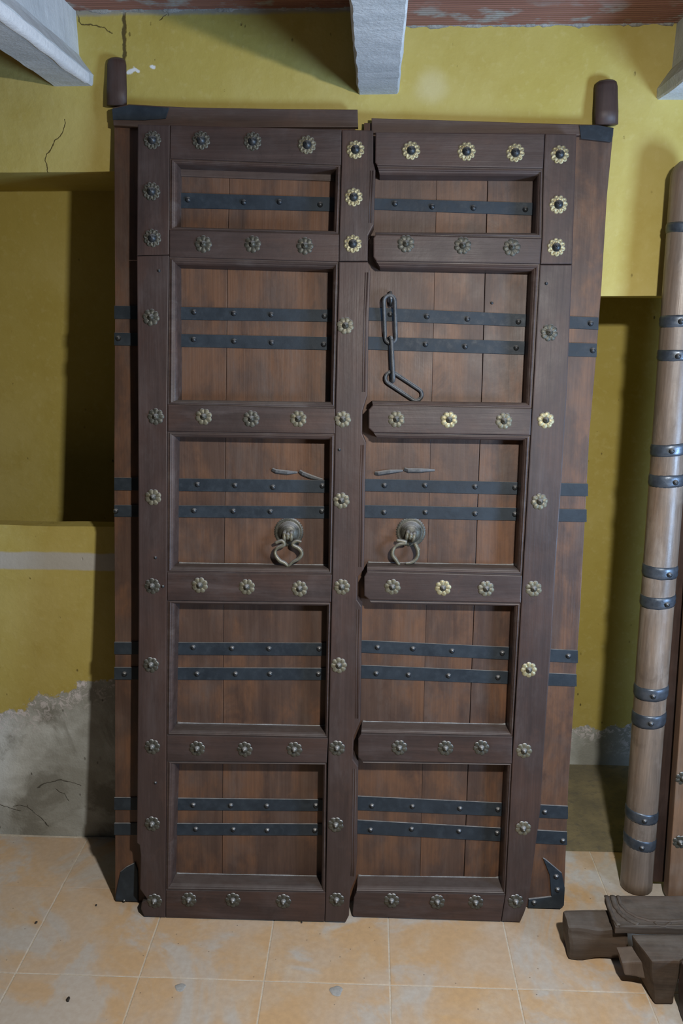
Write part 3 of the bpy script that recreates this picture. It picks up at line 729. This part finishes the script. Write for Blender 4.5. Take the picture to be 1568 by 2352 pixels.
for x0, l0, l1, x1, r0, r1 in ((849, 455, 481, 1240, 466, 495), (849, 706, 736, 1374, 729, 757), (849, 773, 803, 1370, 789, 820), (839, 1100, 1128, 1350, 1111, 1140), (838, 1160, 1189, 1347, 1170, 1199),
                               (831, 1471, 1499, 1327, 1494, 1523), (830, 1528, 1558, 1324, 1549, 1577), (823, 1829, 1861, 1304, 1852, 1881), (822, 1884, 1915, 1302, 1911, 1941)):
    k = (x0-18-x0)/(x1-x0)
    rowsR.append((x0-18, l0+(r0-l0)*k, l1+(r1-l1)*k, x1, r0, r1))
rivR = [[(907, 468), (992, 475), (1087, 478), (1206, 481)], [(896, 722), (980, 727), (1073, 733), (1190, 739), (1356, 743)], [(977, 791), (1068, 796), (1185, 799), (1361, 805)],
        [(883, 1115), (976, 1115), (1091, 1118), (1182, 1120)], [(882, 1177), (977, 1177), (1091, 1180), (1182, 1181)],
        [(867, 1487), (948, 1490), (1038, 1495), (1153, 1500), (1305, 1507)], [(864, 1547), (938, 1550), (1030, 1552), (1143, 1556)],
        [(854, 1851), (947, 1852), (1056, 1857), (1143, 1859), (1251, 1865)], [(851, 1906), (945, 1904), (1054, 1909), (1141, 1913), (1292, 1931)]]
straps(Rl, rowsR, rivR, 0, 0)
studs(Rl, [(944, 346), (1071, 348), (1183, 351), (1285, 355), (1282, 470), (1277, 568)], 'rosette', 'brass_bright')
studs(Rl, [(932, 560), (1062, 564), (1175, 568), (1261, 764), (917, 1717), (1023, 1718), (1105, 1717), (899, 2068), (1004, 2071), (1092, 2072), (1184, 2070)], 'petal', 'brass_dark')
studs(Rl, [(910, 963), (1157, 967), (1239, 1152), (901, 1348), (1116, 1352), (1225, 1352), (1203, 1724), (1201, 1902)], 'petal', 'brass')
studs(Rl, [(1031, 964), (1253, 965), (1017, 1350), (1214, 1538)], 'petal', 'brass_bright')
for x, y, f in ((1254, 651, 0.0), (1129, 696, BF)):
    q = Rl.p(x, y, f); put('nail_head', ME['nail'], Rl.root, (q[0], -f, q[1]))
spike(Rl, [(862, 1087), (869, 1087), (895, 1083), (925, 1081)]); spike(Rl, [(929, 1078), (937, 1080), (965, 1080), (998, 1080)])
kr = knocker(Rl, 943, 1222, [(912, 1237), (925, 1239), (932, 1242), (916, 1246), (906, 1256), (904, 1268), (912, 1280), (919, 1290)], 0.25)
half_ring(kr, 943, 1222, [(961, 1258), (955, 1248), (951, 1243), (957, 1256), (958, 1268), (952, 1279), (942, 1285), (932, 1286)])
# chain: staple and three long links
def link_path(a, b_, w, da, db, side):
    """stadium loop from a to b_ (leaf x,z) of half width w, depth da->db; side turns the loop edge-on"""
    a = Vector((a[0], 0, a[1])); b_ = Vector((b_[0], 0, b_[1])); t = (b_-a).normalized(); s = Vector((-t.z, 0, t.x))
    if side: s = Vector((0, -1, 0))*0.9 + s*0.25
    out = []
    for k in range(9):
        an = PI/2 + PI*k/8; out.append(a + t*(w + w*math.cos(an)) + s*(w*math.sin(an)) + Vector((0, -da, 0)))
    for k in range(9):
        an = -PI/2 + PI*k/8; out.append(b_ - t*(w - w*math.cos(an)) + s*(w*math.sin(an)) + Vector((0, -db, 0)))
    return out
bm = bmesh.new(); q = Rl.p(895, 672, BF); q2 = Rl.p(897, 700, BF)
add_tube(bm, [(q[0], -BF+0.004, q[1]), (q[0]+0.001, -BF-0.016, q[1]-0.002), (q2[0], -BF-0.026, q2[1]+0.012), (q2[0], -BF-0.016, q2[1]-0.002), (q2[0], -BF+0.004, q2[1])], [0.004, 0.005, 0.005, 0.005, 0.004], seg=8, ref=Vector((1, 0, 0)))
link_mesh('staple', bm, M['iron_dark'], Rl.root, True)
for (xa, ya), (xb, yb), w, da, db, side, rr in (((893, 681), (897, 789), 0.0145, BF+0.024, BF+0.012, False, 0.0052), ((896, 776), (901, 876), 0.0105, BF+0.0135, BF+0.0135, True, 0.0055), ((887, 861), (966, 914), 0.0160, BF+0.011, BF+0.008, False, 0.0052)):
    bm = bmesh.new(); add_tube(bm, link_path(Rl.p(xa, ya, BF), Rl.p(xb, yb, BF), w, da, db, side), rr, closed=True, seg=8)
    link_mesh('chain_link', bm, M['iron_grey'], Rl.root, True)

# ---------------- third leaf at the right edge: round pivot post with iron bands and a tan panel
t3 = empty('door_leaf', (0.835, -0.165, 0)); tag(t3, 'door leaf with thick round iron-banded post, cut off by the right edge', 'door', 'antique door leaves leaning on the yellow wall')
P0, P1 = Vector((0.832, -0.162, 0.004)), Vector((0.806, -0.078, 2.075)); RB = 0.0455
axis = (P1-P0).normalized()
def post_at(y):
    """height along the post axis seen at photo row y"""
    lo, hi = 0.0, (P1-P0).length
    for _ in range(40):
        mid = (lo+hi)/2; p = P0+axis*mid - Vector((0, RB, 0)); d = p-CAM
        py = 1176 - FPX*d.dot(_up)/d.dot(_fw)
        if py > y: lo = mid
        else: hi = mid
    return (lo+hi)/2
bm = bmesh.new(); pts, rad = [], []; Lp = (P1-P0).length
for k in range(61):
    t = Lp*k/60*0.985; pts.append(P0+axis*t-t3.location); rad.append(RB*(1+0.02*noise.noise(Vector((t*3, 0, 0)))+0.03*max(0, 1-t/0.25)))
for t, k in ((0.99, 0.93), (0.996, 0.8), (1.0, 0.6)): pts.append(P0+axis*Lp*t-t3.location); rad.append(RB*k)
add_tube(bm, pts, rad, seg=24); link_mesh('pivot_post', bm, M['post'], t3, True)
for i, (ya, yb) in enumerate(((512, 536), (724, 752), (805, 831), (1022, 1050), (1094, 1122), (1306, 1334), (1375, 1402), (1585, 1614), (1647, 1677), (1873, 1898), (1934, 1961))):
    a, b_ = post_at(yb), post_at(ya); bm = bmesh.new(); n = 6
    sk = random.uniform(-0.006, 0.006)
    pl = [P0+axis*(a+(b_-a)*k/n)-t3.location for k in range(n+1)]
    add_tube(bm, pl, [RB*1.005]+[RB*1.045+0.0008*(k % 2) for k in range(n-1)]+[RB*1.005], seg=28)
    for v in bm.verts: v.co += axis*(sk*((v.co.x-pl[0].x)/RB) + 0.0015*noise.noise(v.co*60+Vector((i, 0, 0))))
    band = link_mesh('iron_band', bm, M['band_iron'], t3, True)
    pc = (pl[2]+pl[4])/2; put('rivet', ME['rivet'], band, pc+Vector((random.uniform(-0.012, 0.012), -RB*1.03, 0)))
def slab3(name, x0b, x0t, x1, yb, yt, z0, z1, th, mat, bev=0.003):
    bm = bmesh.new(); v = []
    for (xx0, yy, z) in ((x0b, yb, z0), (x0t, yt, z1)):
        v.append([bm.verts.new(Vector(c)-t3.location) for c in ((xx0, yy, z), (x1, yy, z), (x1, yy+th, z), (xx0, yy+th, z))])
    A, B = v
    bm.faces.new(A[::-1]); bm.faces.new(B)
    for k in range(4): bm.faces.new((A[k], A[(k+1) % 4], B[(k+1) % 4], B[k]))
    bevel(bm, bev); return link_mesh(name, bm, mat, t3)
slab3('edge_stile', 0.865, 0.840, 0.925, -0.165, -0.040, 0.02, 2.02, 0.03, M['frame_v'])
panel = slab3('plank', 0.902, 0.872, 1.09, -0.232, -0.103, 0.012, 2.0, 0.040, M['panel3'])
slab3('plank', 1.093, 1.063, 1.30, -0.232, -0.103, 0.012, 2.0, 0.040, M['panel3'])
for x, y in ((1568, 1788), (1561, 1934)):
    z = on_plane(x, y, 1, -0.21).z; yy = -0.232+0.129*z/2.0; p = on_plane(x, y, 1, yy)
    f = put('flower_stud', ME['petal_brass_dark'], t3, p-t3.location, 0.4); put('boss', ME['boss'], f, (0, -0.001, 0))

# ---------------- old timbers on the floor, lower right
def timber(name, corners, mat, bev=0.005, parent=None, amp=0.004, cuts=8, origin=Vector((0, 0, 0))):
    """corners: bottom 4 then top 4, world positions"""
    bm = bmesh.new(); v = [bm.verts.new(Vector(c)-origin) for c in corners]
    for f in ((3, 2, 1, 0), (4, 5, 6, 7), (0, 1, 5, 4), (1, 2, 6, 5), (2, 3, 7, 6), (3, 0, 4, 7)): bm.faces.new([v[i] for i in f])
    bevel(bm, bev, 2)
    bmesh.ops.subdivide_edges(bm, edges=[e for e in bm.edges if e.calc_length() > 0.02], cuts=cuts, use_grid_fill=True)
    for w in bm.verts:
        p = w.co*18; d = Vector((noise.noise(p), noise.noise(p+Vector((5, 1, 0))), noise.noise(p+Vector((0, 7, 3)))))*amp
        w.co += d
        if w.co.z+origin.z < 0.0012: w.co.z = 0.0012-origin.z
    return link_mesh(name, bm, mat, parent)
def box8(x0, x1, y0, y1, z0, z1): return [(x0, y0, z0), (x1, y0, z0), (x1, y1, z0), (x0, y1, z0), (x0, y0, z1), (x1, y0, z1), (x1, y1, z1), (x0, y1, z1)]
org = Vector((0.63, -0.43, 0))
t1 = timber('timber_block', [(0.556, -0.467, 0.002), (0.722, -0.467, 0.006), (0.722, -0.375, 0.004), (0.560, -0.385, 0.002), (0.553, -0.464, 0.102), (0.712, -0.467, 0.100), (0.712, -0.385, 0.104), (0.551, -0.398, 0.104)], M['timber'], 0.011, origin=org, amp=0.006)
t1.location = org; tag(t1, 'short squared dark timber block lying on the tiles under the carved plank', 'timber', 'old timbers on the floor')
# carved plank: slab with two curved ridges
cp = empty('carved_plank', (0.78, -0.43, 0.108)); tag(cp, 'flat carved wooden plank with curved groove resting on the timber block', 'plank', 'old timbers on the floor')
co_ = cp.location.copy()
timber('plank_body', [(0.668, -0.487, 0.1085), (1.02, -0.482, 0.1085), (1.06, -0.352, 0.1085), (0.672, -0.368, 0.1085), (0.668, -0.487, 0.130), (1.02, -0.482, 0.130), (1.06, -0.352, 0.130), (0.672, -0.368, 0.130)], M['timber'], 0.003, cp, 0.0018, 10, co_)
for pxs, r in (([(1392, 2058), (1399, 2085), (1409, 2110), (1421, 2126)], 0.006), ([(1406, 2058), (1412, 2080), (1424, 2098), (1442, 2112), (1466, 2124)], 0.008), ([(1419, 2058), (1424, 2076), (1440, 2094), (1462, 2106), (1490, 2114), (1540, 2116), (1568, 2114)], 0.0055),
               ([(1503, 2118), (1512, 2126), (1526, 2128), (1540, 2119)], 0.004), ([(1421, 2127), (1490, 2126), (1568, 2126)], 0.004)):
    bm = bmesh.new(); pl = [Vector(on_plane(x, y, 2, 0.131))-co_ for x, y in pxs]
    fine = []
    for i in range(len(pl)-1):
        for k in range(5): fine.append(pl[i].lerp(pl[i+1], k/5))
    fine.append(pl[-1]); add_tube(bm, fine, [r*(0.9+0.3*noise.noise(Vector((i*0.7, r*900, 0)))) for i in range(len(fine))], seg=8, flat=0.5, ref=Vector((0, 0, 1)))
    link_mesh('carved_ridge', bm, M['timber'], cp, True)
# tenoned post lying further forward
tp = empty('tenoned_timber', (0.78, -0.57, 0)); tag(tp, 'heavy dark timber with a squared tenon sticking out to the left', 'timber', 'old timbers on the floor')
o3 = tp.location.copy()
timber('timber_body', [(0.745, -0.603, 0.003), (0.792, -0.606, 0.003), (0.800, -0.515, 0.003), (0.722, -0.520, 0.02), (0.722, -0.606, 0.136), (0.792, -0.606, 0.136), (0.900, -0.512, 0.136), (0.698, -0.516, 0.136)], M['timber'], 0.006, tp, 0.003, 8, o3)
timber('tenon', [(0.676, -0.562, 0.046), (0.745, -0.566, 0.040), (0.745, -0.510, 0.044), (0.680, -0.510, 0.046), (0.668, -0.560, 0.082), (0.745, -0.562, 0.092), (0.745, -0.510, 0.096), (0.664, -0.510, 0.090)], M['timber_pale'], 0.005, tp, 0.003, 5, o3)
o5 = Vector((0.85, -0.63, 0))
t5 = timber('timber_block', [(0.797, -0.668, 0.002), (0.93, -0.668, 0.002), (0.93, -0.612, 0.002), (0.799, -0.612, 0.002), (0.787, -0.668, 0.150), (0.93, -0.668, 0.150), (0.93, -0.612, 0.150), (0.789, -0.612, 0.150)], M['frame_h'], 0.005, origin=o5)
t5.location = o5; tag(t5, 'reddish brown timber end at the bottom right corner of the photo', 'timber', 'old timbers on the floor')

# ---------------- scraps on the tiles
for i, (x, y, r, lab) in enumerate(((157, 2297, 0.0075, 'largest dark scrap of grit on the tiles at the lower left'), (221, 2080, 0.004, 'small dark grit crumb beside the left leaf foot'),
                                    (83, 2120, 0.005, 'small dark crumb on the grout line nearest the left edge'), (692, 2119, 0.004, 'dark crumb touching the bottom edge of the left leaf'))):
    p = on_plane(x, y, 2, 0.0); bm = bmesh.new(); bmesh.ops.create_icosphere(bm, subdivisions=2, radius=r)
    for v in bm.verts:
        v.co *= 1+0.5*noise.noise(v.co*260+Vector((i*3, 0, 0))); v.co.z = max(v.co.z*0.5, -r*0.35)+r*0.35; v.co.x *= 0.6
    o = link_mesh('grit_scrap', bm, M['grit'], None, True); o.location = (p.x, p.y, 0.0004); o.rotation_euler = (0, 0, random.uniform(-0.6, 0.3))
    tag(o, lab, 'debris')

for x, y, r, lab in ((772, 2276, 0.0165, 'round grey cement splat on the tile below the middle of the doors'), (414, 2268, 0.0135, 'small irregular grey cement splat on the tile below the left leaf')):
    p = on_plane(x, y, 2, 0.0); bm = bmesh.new()
    add_radial(bm, [0.1, 0.4, 0.7, 0.9, 1.0], 24, lambda f, th: (r*f*(1+0.10*math.sin(3*th+x)+0.06*math.sin(5*th)), 0.0012*(1-f**3)+0.0003*math.sin(7*th+9*f)*f*(1-f) if f < 0.999 else -0.0006))
    o = link_mesh('cement_splat', bm, M['splat'], None, True); o.rotation_euler = (-PI/2, 0, 0); o.location = (p.x, p.y, 0.0008); tag(o, lab, 'debris')
